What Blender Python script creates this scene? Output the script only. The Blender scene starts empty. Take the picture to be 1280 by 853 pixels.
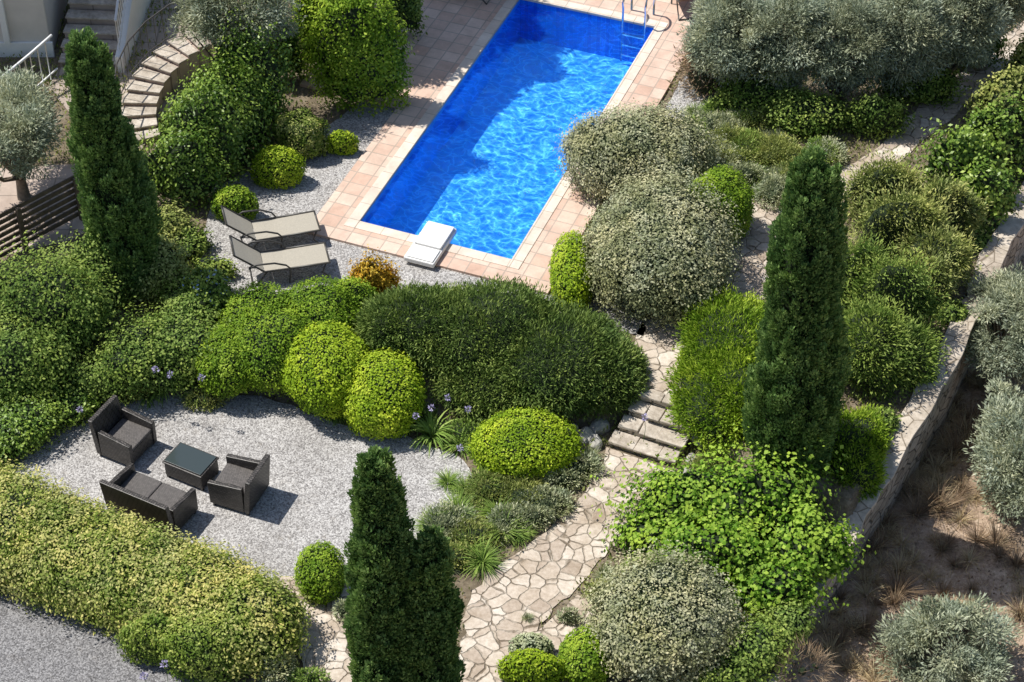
import bpy, math, numpy as np
from mathutils import Vector, Matrix
rng=np.random.default_rng(7)
# ---------------------------------------------------------------- camera / site survey
TH=math.radians(42); H=23.7; F=2600.0
CY=-H/math.tan(TH)
sT,cT=math.sin(TH),math.cos(TH)
def P(u,v,z=0.0):
    a=u-640.0; b=426.5-v
    dx=a; dy=F*cT+b*sT; dz=-F*sT+b*cT
    t=(z-H)/dz
    return np.array([dx*t,CY+dy*t,z])
def SC(v,z=0.0):
    b=426.5-v
    return (F*sT-b*cT)/(H-z)
def PROJ(p):
    r=np.array([p[0],p[1]-CY,p[2]-H]); zc=r[1]*cT-r[2]*sT; yc=r[1]*sT+r[2]*cT
    return 640+F*r[0]/zc, 426.5-F*yc/zc
sc=bpy.context.scene
COL=sc.collection
cam_d=bpy.data.cameras.new("camera"); cam=bpy.data.objects.new("camera",cam_d); COL.objects.link(cam)
cam.location=(0,CY,H); cam.rotation_euler=(math.pi/2-TH,0,0)
cam_d.sensor_width=36; cam_d.lens=F/1280*36; cam_d.clip_end=3000; cam_d.clip_start=0.5
sc.camera=cam
# ---------------------------------------------------------------- light
w=bpy.data.worlds.new("World"); sc.world=w; w.use_nodes=True
nt=w.node_tree; bg=nt.nodes['Background']; sky=nt.nodes.new('ShaderNodeTexSky'); sky.sky_type='NISHITA'
sky.sun_disc=False; sky.sun_elevation=math.radians(60); sky.sun_rotation=math.radians(-70)
nt.links.new(sky.outputs[0],bg.inputs[0]); bg.inputs[1].default_value=0.11
sd=bpy.data.lights.new("sun",'SUN'); sd.energy=5.0; sd.angle=math.radians(0.5); sd.color=(1,0.97,0.9)
so=bpy.data.objects.new("sun",sd); COL.objects.link(so)
el=math.radians(60); az=math.radians(-20)
so.rotation_euler=Vector((math.cos(az)*math.cos(el),math.sin(az)*math.cos(el),-math.sin(el))).to_track_quat('-Z','Y').to_euler()
so.location=(-20,10,30)
sc.view_settings.view_transform='Standard'; sc.view_settings.look='None'; sc.view_settings.exposure=0
# ---------------------------------------------------------------- materials
def newmat(name):
    m=bpy.data.materials.new(name); m.use_nodes=True
    n=m.node_tree; b=n.nodes['Principled BSDF']; return m,n,b
def N(n,t,**k):
    x=n.nodes.new(t)
    for a,v in k.items(): setattr(x,a,v)
    return x
def ramp(n,fac,stops):
    r=N(n,'ShaderNodeValToRGB'); e=r.color_ramp.elements
    while len(e)<len(stops): e.new(0.5)
    for i,(p,c) in enumerate(stops):
        e[i].position=p; e[i].color=(c[0],c[1],c[2],1)
    n.links.new(fac,r.inputs[0]); return r
def mixc(n,fac,a,b,mode='MIX'):
    m=N(n,'ShaderNodeMix',data_type='RGBA',blend_type=mode)
    for s,v in ((m.inputs[0],fac),(m.inputs[6],a),(m.inputs[7],b)):
        if hasattr(v,'is_output'): n.links.new(v,s)
        elif isinstance(v,(int,float)): s.default_value=v
        else: s.default_value=(*v,1)
    return m.outputs[2]
def noise(n,co,scale,detail=4,rough=.6):
    x=N(n,'ShaderNodeTexNoise'); x.inputs['Scale'].default_value=scale; x.inputs['Detail'].default_value=detail; x.inputs['Roughness'].default_value=rough
    if co is not None: n.links.new(co,x.inputs['Vector'])
    return x.outputs[0]
def bump(n,b,h,st,dist=.02):
    x=N(n,'ShaderNodeBump'); x.inputs['Strength'].default_value=st; x.inputs['Distance'].default_value=dist
    n.links.new(h,x.inputs['Height']); n.links.new(x.outputs[0],b.inputs['Normal'])
def objco(n): return N(n,'ShaderNodeTexCoord').outputs['Object']

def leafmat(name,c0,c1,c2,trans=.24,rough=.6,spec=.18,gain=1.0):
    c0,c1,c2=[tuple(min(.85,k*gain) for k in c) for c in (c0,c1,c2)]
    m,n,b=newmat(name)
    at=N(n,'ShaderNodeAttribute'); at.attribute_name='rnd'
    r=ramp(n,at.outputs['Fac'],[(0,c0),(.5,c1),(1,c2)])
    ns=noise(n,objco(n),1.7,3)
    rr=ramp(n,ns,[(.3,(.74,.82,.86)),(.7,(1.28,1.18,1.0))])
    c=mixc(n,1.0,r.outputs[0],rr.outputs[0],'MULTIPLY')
    n.links.new(c,b.inputs['Base Color']); b.inputs['Roughness'].default_value=rough
    b.inputs['Specular IOR Level'].default_value=spec
    t=N(n,'ShaderNodeBsdfTranslucent'); n.links.new(c,t.inputs[0])
    mx=N(n,'ShaderNodeMixShader'); mx.inputs[0].default_value=trans
    n.links.new(b.outputs[0],mx.inputs[1]); n.links.new(t.outputs[0],mx.inputs[2])
    n.links.new(mx.outputs[0],n.nodes['Material Output'].inputs[0])
    return m
def plain(name,c,rough=.6,metal=0,nz=0,nscale=8,bmp=0):
    m,n,b=newmat(name)
    b.inputs['Roughness'].default_value=rough; b.inputs['Metallic'].default_value=metal
    co=objco(n); x=noise(n,co,nscale)
    r=ramp(n,x,[(.3,tuple(k*(1-nz) for k in c)),(.7,tuple(min(1,k*(1+nz)) for k in c))])
    n.links.new(r.outputs[0],b.inputs['Base Color'])
    if bmp: bump(n,b,x,bmp)
    return m
M={}
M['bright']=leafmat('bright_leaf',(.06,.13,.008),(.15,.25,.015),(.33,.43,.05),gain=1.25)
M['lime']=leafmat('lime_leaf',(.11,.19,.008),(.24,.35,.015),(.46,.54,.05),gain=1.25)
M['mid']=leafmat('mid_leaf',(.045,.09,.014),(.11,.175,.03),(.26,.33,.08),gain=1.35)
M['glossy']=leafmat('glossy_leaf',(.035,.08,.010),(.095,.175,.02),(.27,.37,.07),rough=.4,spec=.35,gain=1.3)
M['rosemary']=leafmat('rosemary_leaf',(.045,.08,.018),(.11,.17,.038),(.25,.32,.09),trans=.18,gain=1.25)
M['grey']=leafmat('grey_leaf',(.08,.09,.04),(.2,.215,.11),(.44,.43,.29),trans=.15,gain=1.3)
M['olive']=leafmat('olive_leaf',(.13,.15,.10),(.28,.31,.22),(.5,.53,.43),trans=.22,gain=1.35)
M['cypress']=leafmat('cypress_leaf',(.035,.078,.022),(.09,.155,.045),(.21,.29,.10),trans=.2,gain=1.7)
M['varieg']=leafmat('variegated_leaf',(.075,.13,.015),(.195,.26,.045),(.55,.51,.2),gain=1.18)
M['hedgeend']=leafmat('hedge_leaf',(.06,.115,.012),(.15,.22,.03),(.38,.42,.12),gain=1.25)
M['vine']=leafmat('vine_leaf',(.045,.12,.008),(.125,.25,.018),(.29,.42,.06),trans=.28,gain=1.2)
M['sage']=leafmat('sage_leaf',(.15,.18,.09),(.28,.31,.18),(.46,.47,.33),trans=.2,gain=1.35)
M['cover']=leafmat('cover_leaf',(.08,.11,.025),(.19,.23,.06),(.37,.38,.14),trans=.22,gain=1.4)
M['straw']=leafmat('straw_blade',(.28,.2,.12),(.48,.37,.22),(.7,.6,.4),trans=.15)
M['twig']=leafmat('dry_twig',(.13,.085,.06),(.26,.18,.12),(.42,.32,.22),trans=0)
M['orange']=leafmat('orange_leaf',(.32,.22,.02),(.68,.38,.03),(.85,.58,.08))
M['purple']=leafmat('purple_petal',(.3,.26,.5),(.45,.4,.68),(.65,.6,.85))
M['blue']=leafmat('blue_petal',(.12,.2,.5),(.25,.38,.75),(.5,.6,.9))
M['strap']=leafmat('strap_leaf',(.07,.13,.025),(.17,.26,.05),(.33,.42,.12),gain=1.35)
M['core']=plain('shaded_core',(.015,.028,.008),.95,nz=.4)  # near-black filler: shade inside the foliage is put into its colour
M['bark']=plain('bark',(.2,.16,.12),.9,nz=.4,nscale=14,bmp=.5)
M['steel']=plain('polished_steel',(.75,.76,.78),.18,metal=1)
M['frame']=plain('dark_frame',(.06,.055,.05),.4,nz=.1)
M['whitepaint']=plain('white_paint',(.84,.83,.81),.5,nz=.03,nscale=5)
M['cream']=plain('cream_render',(.68,.63,.57),.8,nz=.08,nscale=2,bmp=.1)
M['rock']=plain('rock',(.42,.40,.36),.85,nz=.35,nscale=7,bmp=.6)
M['wood']=plain('fence_wood',(.12,.09,.065),.8,nz=.35,nscale=9,bmp=.3)
def gravelmat(name,dark,mid,light,scale=46):
    m,n,b=newmat(name); co=objco(n)
    v=N(n,'ShaderNodeTexVoronoi'); v.inputs['Scale'].default_value=scale; n.links.new(co,v.inputs['Vector'])
    sep=N(n,'ShaderNodeSeparateColor'); n.links.new(v.outputs['Color'],sep.inputs[0])
    r=ramp(n,sep.outputs[0],[(0,dark),(.45,mid),(1,light)])
    x=noise(n,co,1.1,6,.65); rr=ramp(n,x,[(.3,(.8,.79,.78)),(.7,(1.12,1.12,1.12))])
    c=mixc(n,1.0,r.outputs[0],rr.outputs[0],'MULTIPLY')
    x2=noise(n,co,5,7,.8); r2=ramp(n,x2,[(.56,(1,1,1)),(.78,(.58,.5,.4))])
    c=mixc(n,.8,c,r2.outputs[0],'MULTIPLY')
    n.links.new(c,b.inputs['Base Color']); b.inputs['Roughness'].default_value=.85
    inv=N(n,'ShaderNodeMath',operation='SUBTRACT'); inv.inputs[0].default_value=1; n.links.new(v.outputs['Distance'],inv.inputs[1])
    bump(n,b,inv.outputs[0],.5,.015); return m
M['gravel']=gravelmat('gravel',(.19,.178,.172),(.38,.362,.35),(.62,.60,.58))
M['gravel_shaded']=gravelmat('shaded_gravel',(.09,.086,.087),(.19,.184,.187),(.36,.35,.35))  # gravel copy with shade put into its darker colours
# crazy paving
m,n,b=newmat('crazy_paving'); co=objco(n)
ns=N(n,'ShaderNodeTexNoise'); ns.inputs['Scale'].default_value=4; ns.inputs['Detail'].default_value=3; n.links.new(co,ns.inputs['Vector'])
vm=N(n,'ShaderNodeVectorMath',operation='MULTIPLY_ADD'); n.links.new(ns.outputs['Color'],vm.inputs[0]); vm.inputs[1].default_value=(.14,.14,.0); n.links.new(co,vm.inputs[2])
v1=N(n,'ShaderNodeTexVoronoi',feature='F1'); v2=N(n,'ShaderNodeTexVoronoi',feature='DISTANCE_TO_EDGE')
for v in (v1,v2): v.inputs['Scale'].default_value=4.0; n.links.new(vm.outputs[0],v.inputs['Vector'])
sep=N(n,'ShaderNodeSeparateColor'); n.links.new(v1.outputs['Color'],sep.inputs[0])
st=ramp(n,sep.outputs[0],[(0,(.44,.36,.29)),(.5,(.60,.515,.43)),(1,(.72,.65,.57))])
nf=noise(n,co,14,6,.7); rr=ramp(n,nf,[(.3,(.74,.71,.67)),(.65,(1.1,1.1,1.1))])
c=mixc(n,1.0,st.outputs[0],rr.outputs[0],'MULTIPLY')
edge=ramp(n,v2.outputs['Distance'],[(.022,(1,1,1)),(.05,(0,0,0))])
nf2=noise(n,co,3.5,5,.7)
morc=ramp(n,nf2,[(.42,(.20,.155,.11)),(.58,(.50,.43,.35))])
c=mixc(n,edge.outputs[0],c,morc.outputs[0])
big=noise(n,co,1.3,6,.7); rb=ramp(n,big,[(.35,(.78,.73,.67)),(.6,(1.06,1.06,1.06))])
c=mixc(n,1.0,c,rb.outputs[0],'MULTIPLY')
n.links.new(c,b.inputs['Base Color']); b.inputs['Roughness'].default_value=.8
hh=ramp(n,v2.outputs['Distance'],[(.01,(0,0,0)),(.05,(1,1,1))]); bump(n,b,hh.outputs[0],.7,.03)
M['paving']=m
def tilemat(name,c1,c2,mortar,size,ms=.03,rough=.6):
    m,n,b=newmat(name); co=objco(n)
    br=N(n,'ShaderNodeTexBrick'); br.offset=0; br.squash=1
    n.links.new(co,br.inputs['Vector']); br.inputs['Color1'].default_value=(*c1,1); br.inputs['Color2'].default_value=(*c2,1); br.inputs['Mortar'].default_value=(*mortar,1)
    br.inputs['Scale'].default_value=1/size; br.inputs['Mortar Size'].default_value=ms; br.inputs['Brick Width'].default_value=1; br.inputs['Row Height'].default_value=1
    x=noise(n,co,2.5,7,.75); r=ramp(n,x,[(.3,(.76,.74,.72)),(.7,(1.12,1.12,1.12))])
    c=mixc(n,1.0,br.outputs[0],r.outputs[0],'MULTIPLY'); n.links.new(c,b.inputs['Base Color']); b.inputs['Roughness'].default_value=rough
    bump(n,b,br.outputs['Fac'],-.3,.01); return m
M['deck']=tilemat('terracotta_tile',(.64,.43,.33),(.78,.60,.49),(.48,.38,.31),.33,.04)
M['coping']=tilemat('pale_coping',(.74,.62,.52),(.80,.71,.61),(.5,.42,.34),.5,.02)
M['mosaic']=tilemat('blue_mosaic',(.002,.12,.74),(.006,.2,.88),(.02,.3,.9),.1,.06,.3)
M['mosaicfloor']=tilemat('pale_blue_mosaic',(.10,.54,.96),(.14,.6,.97),(.18,.64,.96),.1,.05,.3)
M['terrace']=tilemat('terrace_stone',(.46,.36,.30),(.56,.46,.39),(.3,.24,.2),.5,.03)
M['walkway']=tilemat('walkway_tile',(.38,.31,.25),(.47,.39,.33),(.24,.2,.16),.6,.03)
# water: rippled, tinted with painted caustic lines of light, reflecting
m,n,b=newmat('pool_water'); co=objco(n)
ns=N(n,'ShaderNodeTexNoise'); ns.inputs['Scale'].default_value=2.4; ns.inputs['Detail'].default_value=3; n.links.new(co,ns.inputs['Vector'])
vm=N(n,'ShaderNodeVectorMath',operation='MULTIPLY_ADD'); n.links.new(ns.outputs['Color'],vm.inputs[0]); vm.inputs[1].default_value=(.6,.6,0); n.links.new(co,vm.inputs[2])
mp=N(n,'ShaderNodeMapping'); mp.inputs['Rotation'].default_value=(0,0,.5); mp.inputs['Scale'].default_value=(1,1.7,1); n.links.new(vm.outputs[0],mp.inputs[0])
v2=N(n,'ShaderNodeTexVoronoi',feature='DISTANCE_TO_EDGE'); v2.inputs['Scale'].default_value=3.6; n.links.new(mp.outputs[0],v2.inputs['Vector'])
h2=noise(n,mp.outputs[0],8,2,.5)
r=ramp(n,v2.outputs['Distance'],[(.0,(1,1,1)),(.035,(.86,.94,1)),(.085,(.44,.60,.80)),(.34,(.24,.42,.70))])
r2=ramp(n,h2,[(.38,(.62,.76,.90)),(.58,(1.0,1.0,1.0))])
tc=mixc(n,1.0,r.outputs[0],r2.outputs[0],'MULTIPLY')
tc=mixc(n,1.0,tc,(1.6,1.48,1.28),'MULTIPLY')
tr=N(n,'ShaderNodeBsdfTransparent'); n.links.new(tc,tr.inputs[0])
df=N(n,'ShaderNodeBsdfDiffuse'); df.inputs[0].default_value=(.003,.17,.85,1)
gl=N(n,'ShaderNodeBsdfGlossy'); gl.inputs['Roughness'].default_value=.10
h1=noise(n,mp.outputs[0],8,3,.55)
bp=N(n,'ShaderNodeBump'); bp.inputs['Strength'].default_value=1; bp.inputs['Distance'].default_value=.36; n.links.new(h1,bp.inputs['Height']); n.links.new(bp.outputs[0],gl.inputs['Normal'])
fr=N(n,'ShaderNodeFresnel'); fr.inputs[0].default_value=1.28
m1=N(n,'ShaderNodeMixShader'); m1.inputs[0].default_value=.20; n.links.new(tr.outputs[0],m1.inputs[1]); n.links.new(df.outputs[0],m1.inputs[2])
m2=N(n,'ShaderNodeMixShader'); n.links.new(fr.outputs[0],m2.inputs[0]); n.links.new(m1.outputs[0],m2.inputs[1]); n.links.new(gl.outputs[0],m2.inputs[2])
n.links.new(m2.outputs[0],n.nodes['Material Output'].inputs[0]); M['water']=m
# terrain
m,n,b=newmat('garden_soil'); co=objco(n)
at=N(n,'ShaderNodeAttribute'); at.attribute_name='dry'
x=noise(n,co,3,8,.75); x2=noise(n,co,18,5,.7)
soil=ramp(n,x,[(.3,(.11,.085,.055)),(.5,(.2,.16,.11)),(.7,(.34,.29,.22))])
dry=ramp(n,x,[(.32,(.22,.15,.105)),(.5,(.44,.325,.24)),(.7,(.66,.53,.41))])
c=mixc(n,at.outputs['Fac'],soil.outputs[0],dry.outputs[0])
r2=ramp(n,x2,[(.35,(.68,.65,.6)),(.65,(1.2,1.2,1.2))]); c=mixc(n,1.0,c,r2.outputs[0],'MULTIPLY')
n.links.new(c,b.inputs['Base Color']); b.inputs['Roughness'].default_value=.95; bump(n,b,x2,.5,.03); M['soil']=m
# stone wall
m,n,b=newmat('dry_stone'); co=objco(n)
mp=N(n,'ShaderNodeMapping'); mp.inputs['Scale'].default_value=(1,1,1.8); n.links.new(co,mp.inputs[0])
v1=N(n,'ShaderNodeTexVoronoi',feature='F1'); v2=N(n,'ShaderNodeTexVoronoi',feature='DISTANCE_TO_EDGE')
for v in (v1,v2): v.inputs['Scale'].default_value=3.2; n.links.new(mp.outputs[0],v.inputs['Vector'])
sep=N(n,'ShaderNodeSeparateColor'); n.links.new(v1.outputs['Color'],sep.inputs[0])
st=ramp(n,sep.outputs[0],[(0,(.32,.27,.21)),(1,(.56,.48,.40))]); nf=noise(n,co,10,6,.7)
rr=ramp(n,nf,[(.3,(.7,.7,.7)),(.7,(1.15,1.15,1.15))]); c=mixc(n,1.0,st.outputs[0],rr.outputs[0],'MULTIPLY')
ed=ramp(n,v2.outputs['Distance'],[(.02,(.3,.3,.3)),(.07,(1,1,1))]); c=mixc(n,1.0,c,ed.outputs[0],'MULTIPLY')
n.links.new(c,b.inputs['Base Color']); b.inputs['Roughness'].default_value=.9; bump(n,b,ed.outputs[0],.8,.04); M['stone']=m
m,n,b=newmat('wall_capstone'); co=objco(n)
v1=N(n,'ShaderNodeTexVoronoi',feature='F1'); v2=N(n,'ShaderNodeTexVoronoi',feature='DISTANCE_TO_EDGE')
for v in (v1,v2): v.inputs['Scale'].default_value=2.2; n.links.new(co,v.inputs['Vector'])
sep=N(n,'ShaderNodeSeparateColor'); n.links.new(v1.outputs['Color'],sep.inputs[0])
st=ramp(n,sep.outputs[0],[(0,(.44,.37,.30)),(1,(.62,.54,.45))]); nf=noise(n,co,7,7,.7)
rr=ramp(n,nf,[(.32,(.66,.64,.6)),(.6,(1.1,1.1,1.1))]); c=mixc(n,1.0,st.outputs[0],rr.outputs[0],'MULTIPLY')
ed=ramp(n,v2.outputs['Distance'],[(.006,(.4,.37,.33)),(.025,(1,1,1))]); c=mixc(n,1.0,c,ed.outputs[0],'MULTIPLY')
n.links.new(c,b.inputs['Base Color']); b.inputs['Roughness'].default_value=.9; bump(n,b,nf,.5,.03); M['capstone']=m
m,n,b=newmat('step_stone'); co=objco(n); nf=noise(n,co,9,8,.75); nb2=noise(n,co,2.5,4)
c=ramp(n,nf,[(.3,(.33,.275,.22)),(.5,(.52,.455,.38)),(.68,(.68,.61,.53))]).outputs[0]
rr=ramp(n,nb2,[(.35,(.78,.76,.73)),(.65,(1.12,1.12,1.12))]); c=mixc(n,1.0,c,rr.outputs[0],'MULTIPLY'); n.links.new(c,b.inputs['Base Color']); b.inputs['Roughness'].default_value=.9; bump(n,b,nf,.6,.03); M['stepstone']=m
# rattan
m,n,b=newmat('rattan'); co=objco(n)
br=N(n,'ShaderNodeTexBrick'); br.inputs['Scale'].default_value=15; br.inputs['Color1'].default_value=(.045,.038,.033,1); br.inputs['Color2'].default_value=(.115,.10,.09,1); br.inputs['Mortar'].default_value=(.010,.009,.008,1); br.inputs['Mortar Size'].default_value=.07
br.inputs['Brick Width'].default_value=.8; br.inputs['Row Height'].default_value=.4
mp=N(n,'ShaderNodeMapping'); mp.inputs['Rotation'].default_value=(.9,.4,0); n.links.new(co,mp.inputs[0]); n.links.new(mp.outputs[0],br.inputs['Vector'])
n.links.new(br.outputs[0],b.inputs['Base Color']); b.inputs['Roughness'].default_value=.45; bump(n,b,br.outputs['Fac'],-.7,.015); M['rattan']=m
m,n,b=newmat('woven_seat'); co=objco(n); br=N(n,'ShaderNodeTexBrick'); br.inputs['Scale'].default_value=17; br.inputs['Brick Width'].default_value=.6; br.inputs['Row Height'].default_value=.4; br.inputs['Mortar Size'].default_value=.05
br.inputs['Color1'].default_value=(.095,.084,.078,1); br.inputs['Color2'].default_value=(.16,.142,.132,1); br.inputs['Mortar'].default_value=(.04,.036,.034,1); n.links.new(co,br.inputs['Vector']); n.links.new(br.outputs[0],b.inputs['Base Color']); b.inputs['Roughness'].default_value=.6; M['cushion']=m
M['sling']=plain('beige_sling',(.42,.38,.31),.7,nz=.12,nscale=40)
M['brownsling']=plain('brown_sling',(.16,.09,.06),.7,nz=.15,nscale=40)
m,n,b=newmat('table_glass'); b.inputs['Base Color'].default_value=(.05,.065,.065,1); b.inputs['Roughness'].default_value=.06; b.inputs['Specular IOR Level'].default_value=.7; M['glass']=m
# ---------------------------------------------------------------- mesh helpers
def link(o): COL.objects.link(o); return o
def meta(o,label=None,cat=None,kind=None,group=None):
    if label: o['label']=label
    if cat: o['category']=cat
    if kind: o['kind']=kind
    if group: o['group']=group
    return o
def rawmesh(name,V,Q,mats,midx=None,rnd=None,smooth=None):
    me=bpy.data.meshes.new(name); V=np.asarray(V,dtype=np.float32); Q=np.asarray(Q,dtype=np.int32)
    me.vertices.add(len(V)); me.vertices.foreach_set('co',V.ravel())
    me.loops.add(Q.size); me.loops.foreach_set('vertex_index',Q.ravel())
    me.polygons.add(len(Q)); me.polygons.foreach_set('loop_start',np.arange(0,Q.size,4,dtype=np.int32))
    for k in mats: me.materials.append(M[k])
    if midx is not None: me.polygons.foreach_set('material_index',np.asarray(midx,dtype=np.int32))
    if smooth is not None: me.polygons.foreach_set('use_smooth',np.asarray(smooth,dtype=bool))
    me.update(calc_edges=True)
    if rnd is not None:
        a=me.attributes.new('rnd','FLOAT','FACE'); a.data.foreach_set('value',np.asarray(rnd,dtype=np.float32))
    return me
def pymesh(name,V,Fc,mat,loc=(0,0,0),rz=0,bevel=0,smooth=False):
    me=bpy.data.meshes.new(name); me.from_pydata([tuple(map(float,v)) for v in V],[],Fc)
    for k in ([mat] if isinstance(mat,str) else mat): me.materials.append(M[k])
    me.update()
    if smooth:
        for p in me.polygons: p.use_smooth=True
    o=bpy.data.objects.new(name,me); o.location=loc; o.rotation_euler=(0,0,rz); link(o)
    if bevel:
        md=o.modifiers.new('bevel','BEVEL'); md.width=bevel; md.segments=2
    return o
def box(name,a,b,mat,parent=None,bevel=.01,**k):
    x0,y0,z0=a;x1,y1,z1=b
    V=[(x0,y0,z0),(x1,y0,z0),(x1,y1,z0),(x0,y1,z0),(x0,y0,z1),(x1,y0,z1),(x1,y1,z1),(x0,y1,z1)]
    Fc=[(0,3,2,1),(4,5,6,7),(0,1,5,4),(1,2,6,5),(2,3,7,6),(3,0,4,7)]
    o=pymesh(name,V,Fc,mat,bevel=bevel,**k); 
    if parent: o.parent=parent
    return o
def prism(name,prof,y0,y1,mat,parent=None,bevel=.012):
    k=len(prof); V=[(x,y0,z) for x,z in prof]+[(x,y1,z) for x,z in prof]
    Fc=[tuple(range(k)),tuple(range(2*k-1,k-1,-1))]+[(i,i+k,(i+1)%k+k,(i+1)%k) for i in range(k)]
    o=pymesh(name,V,Fc,mat,bevel=bevel)
    if parent: o.parent=parent
    return o
def tubegeo(paths,sides=8):
    V=[];Q=[]
    for pts,rad in paths:
        pts=[Vector(p) for p in pts]; rad=rad if hasattr(rad,'__len__') else [rad]*len(pts); base=len(V)
        for i,p in enumerate(pts):
            t=(pts[min(i+1,len(pts)-1)]-pts[max(i-1,0)]).normalized()
            up=Vector((0,0,1)) if abs(t.z)<.9 else Vector((1,0,0))
            a=t.cross(up).normalized(); bb=t.cross(a)
            for s in range(sides):
                an=2*math.pi*s/sides; V.append(p+(a*math.cos(an)+bb*math.sin(an))*rad[i])
        for i in range(len(pts)-1):
            for s in range(sides):
                s2=(s+1)%sides; Q.append((base+i*sides+s,base+i*sides+s2,base+(i+1)*sides+s2,base+(i+1)*sides+s))
        Q.append(tuple(base+s for s in range(sides))); e=base+(len(pts)-1)*sides; Q.append(tuple(e+s for s in range(sides-1,-1,-1)))
    return V,Q
def tube(name,paths,mat,parent=None,sides=8):
    V,Q=tubegeo(paths,sides); o=pymesh(name,V,Q,mat,smooth=True)
    if parent: o.parent=parent
    return o
def empty(name,loc,rz=0):
    o=bpy.data.objects.new(name,None); o.empty_display_size=.2; o.location=tuple(map(float,loc)); o.rotation_euler=(0,0,rz); return link(o)
# ---------------------------------------------------------------- terrain
LOW=-.52
tl=np.array([P(u,v,-.26)[:2] for u,v in [(-900,500),(0,505),(150,478),(300,462),(450,488),(600,500),(755,515),(780,505),(865,530),(900,560),(960,610),(1060,650),(1200,690)]])
WALLPX=[(905,980,-.4),(940,890,-.4),(975,800,-.4),(1010,735,-.4),(1062,655,-.3),(1112,570,-.1),(1150,505,.1),(1190,438,.12),(1240,322,.12),(1280,250,.12),(1340,150,.12),(1420,0,.12),(1560,-260,.12)]
wl=np.array([P(u,v,z) for u,v,z in WALLPX])
PO=P(450,280)[:2]; PR=P(640,328)[:2]
pang=math.atan2(PR[1]-PO[1],PR[0]-PO[0]); PX=np.array([math.cos(pang),math.sin(pang)]); PY=np.array([-PX[1],PX[0]])
PW,PL=2.96,7.97
def smooth(t): t=np.clip(t,0,1); return t*t*(3-2*t)
def T(x,y,pit=True):
    x=np.asarray(x,float); y=np.asarray(y,float)
    f=np.interp(x,tl[:,0],tl[:,1]); z=LOW*(1-smooth((y-f)/.5+.5))
    g=np.interp(y,wl[:,1],wl[:,0]); d=x-g
    k=smooth((d+.1)/.2); z2=-1.35-.03*np.clip(d,0,60)+.10*np.sin(x*1.3+y*.7)*np.clip(d,0,1)+.05*np.sin(x*3.1-y*2.3)
    z=z*(1-k)+z2*k
    if pit:
        lx=(x-PO[0])*PX[0]+(y-PO[1])*PX[1]; ly=(x-PO[0])*PY[0]+(y-PO[1])*PY[1]
        ins=(lx>-.2)&(lx<PW+.2)&(ly>-.2)&(ly<PL+.2); z=np.where(ins,-2.2,z)
    return z
def axis(a,b,s):
    c=np.arange(a,b+1e-6,s); o=np.array([1,2,4,8,16,35,70,150,400.])
    return np.concatenate([(a-o)[::-1],c,b+o])
ax=axis(-13,13,.12); ay=axis(-9,15,.12); X,Y=np.meshgrid(ax,ay); Z=T(X,Y)
nx,ny=len(ax),len(ay); idx=np.arange(nx*ny).reshape(ny,nx)
Q=np.stack([idx[:-1,:-1],idx[:-1,1:],idx[1:,1:],idx[1:,:-1]],-1).reshape(-1,4)
me=rawmesh('ground',np.stack([X,Y,Z],-1).reshape(-1,3),Q,['soil'])
g=np.interp(Y.ravel(),wl[:,1],wl[:,0]); dry=smooth((X.ravel()-g)/.4)
a=me.attributes.new('dry','FLOAT','POINT'); a.data.foreach_set('value',dry.astype(np.float32))
ground=link(bpy.data.objects.new('ground',me)); meta(ground,'garden soil with dry earth beyond the stone wall','ground','structure')
# ---------------------------------------------------------------- sheets
POLYS=[]
def inpoly(x,y,poly):
    ins=np.zeros(len(x),bool); k=len(poly); j=k-1
    for i in range(k):
        xi,yi=poly[i];xj,yj=poly[j]
        c=((yi>y)!=(yj>y))&(x<(xj-xi)*(y-yi)/((yj-yi) if yj!=yi else 1e-9)+xi); ins^=c; j=i
    return ins
def sheet(name,px,z,mat,label,wob=0):
    pts=[P(u,v,z)[:2] for u,v in px]
    if wob:
        out=[]
        for i in range(len(pts)):
            a,b=pts[i],pts[(i+1)%len(pts)]; k=max(1,int(np.linalg.norm(b-a)/.2))
            for j in range(k): out.append(a+(b-a)*j/k+rng.normal(0,wob,2))
        pts=out
    POLYS.append(pts)
    o=pymesh(name,[(p[0],p[1],z) for p in pts],[tuple(range(len(pts)))],mat)
    if o.data.polygons[0].normal.z<0: o.data.flip_normals()
    return meta(o,label,name.split('_')[-1],'structure')
def ribbon(name,L,R,z0,mat,label,seg=40,cross=10,off=.02):
    def res(A):
        A=np.array([P(u,v,z0) for u,v in A])[:,:2]; d=np.r_[0,np.cumsum(np.linalg.norm(np.diff(A,axis=0),axis=1))]
        t=np.linspace(0,d[-1],seg); 
        Bx=np.interp(t,d,A[:,0]); By=np.interp(t,d,A[:,1])
        for _ in range(2):
            Bx[1:-1]=(Bx[:-2]+2*Bx[1:-1]+Bx[2:])/4; By[1:-1]=(By[:-2]+2*By[1:-1]+By[2:])/4
        return np.stack([Bx,By],-1)
    A=res(L);B=res(R); A[1:-1]+=rng.normal(0,.035,A[1:-1].shape);B[1:-1]+=rng.normal(0,.035,A[1:-1].shape)
    POLYS.append(list(A)+list(B[::-1]))
    V=[]
    for i in range(seg):
        for j in range(cross+1):
            p=A[i]+(B[i]-A[i])*j/cross; V.append((p[0],p[1],float(T(p[0],p[1]))+off))
    Fc=[(i*(cross+1)+j,i*(cross+1)+j+1,(i+1)*(cross+1)+j+1,(i+1)*(cross+1)+j) for i in range(seg-1) for j in range(cross)]
    o=pymesh(name,V,Fc,mat)
    if o.data.polygons[0].normal.z<0: o.data.flip_normals()
    return meta(o,label,'path','structure')
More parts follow.
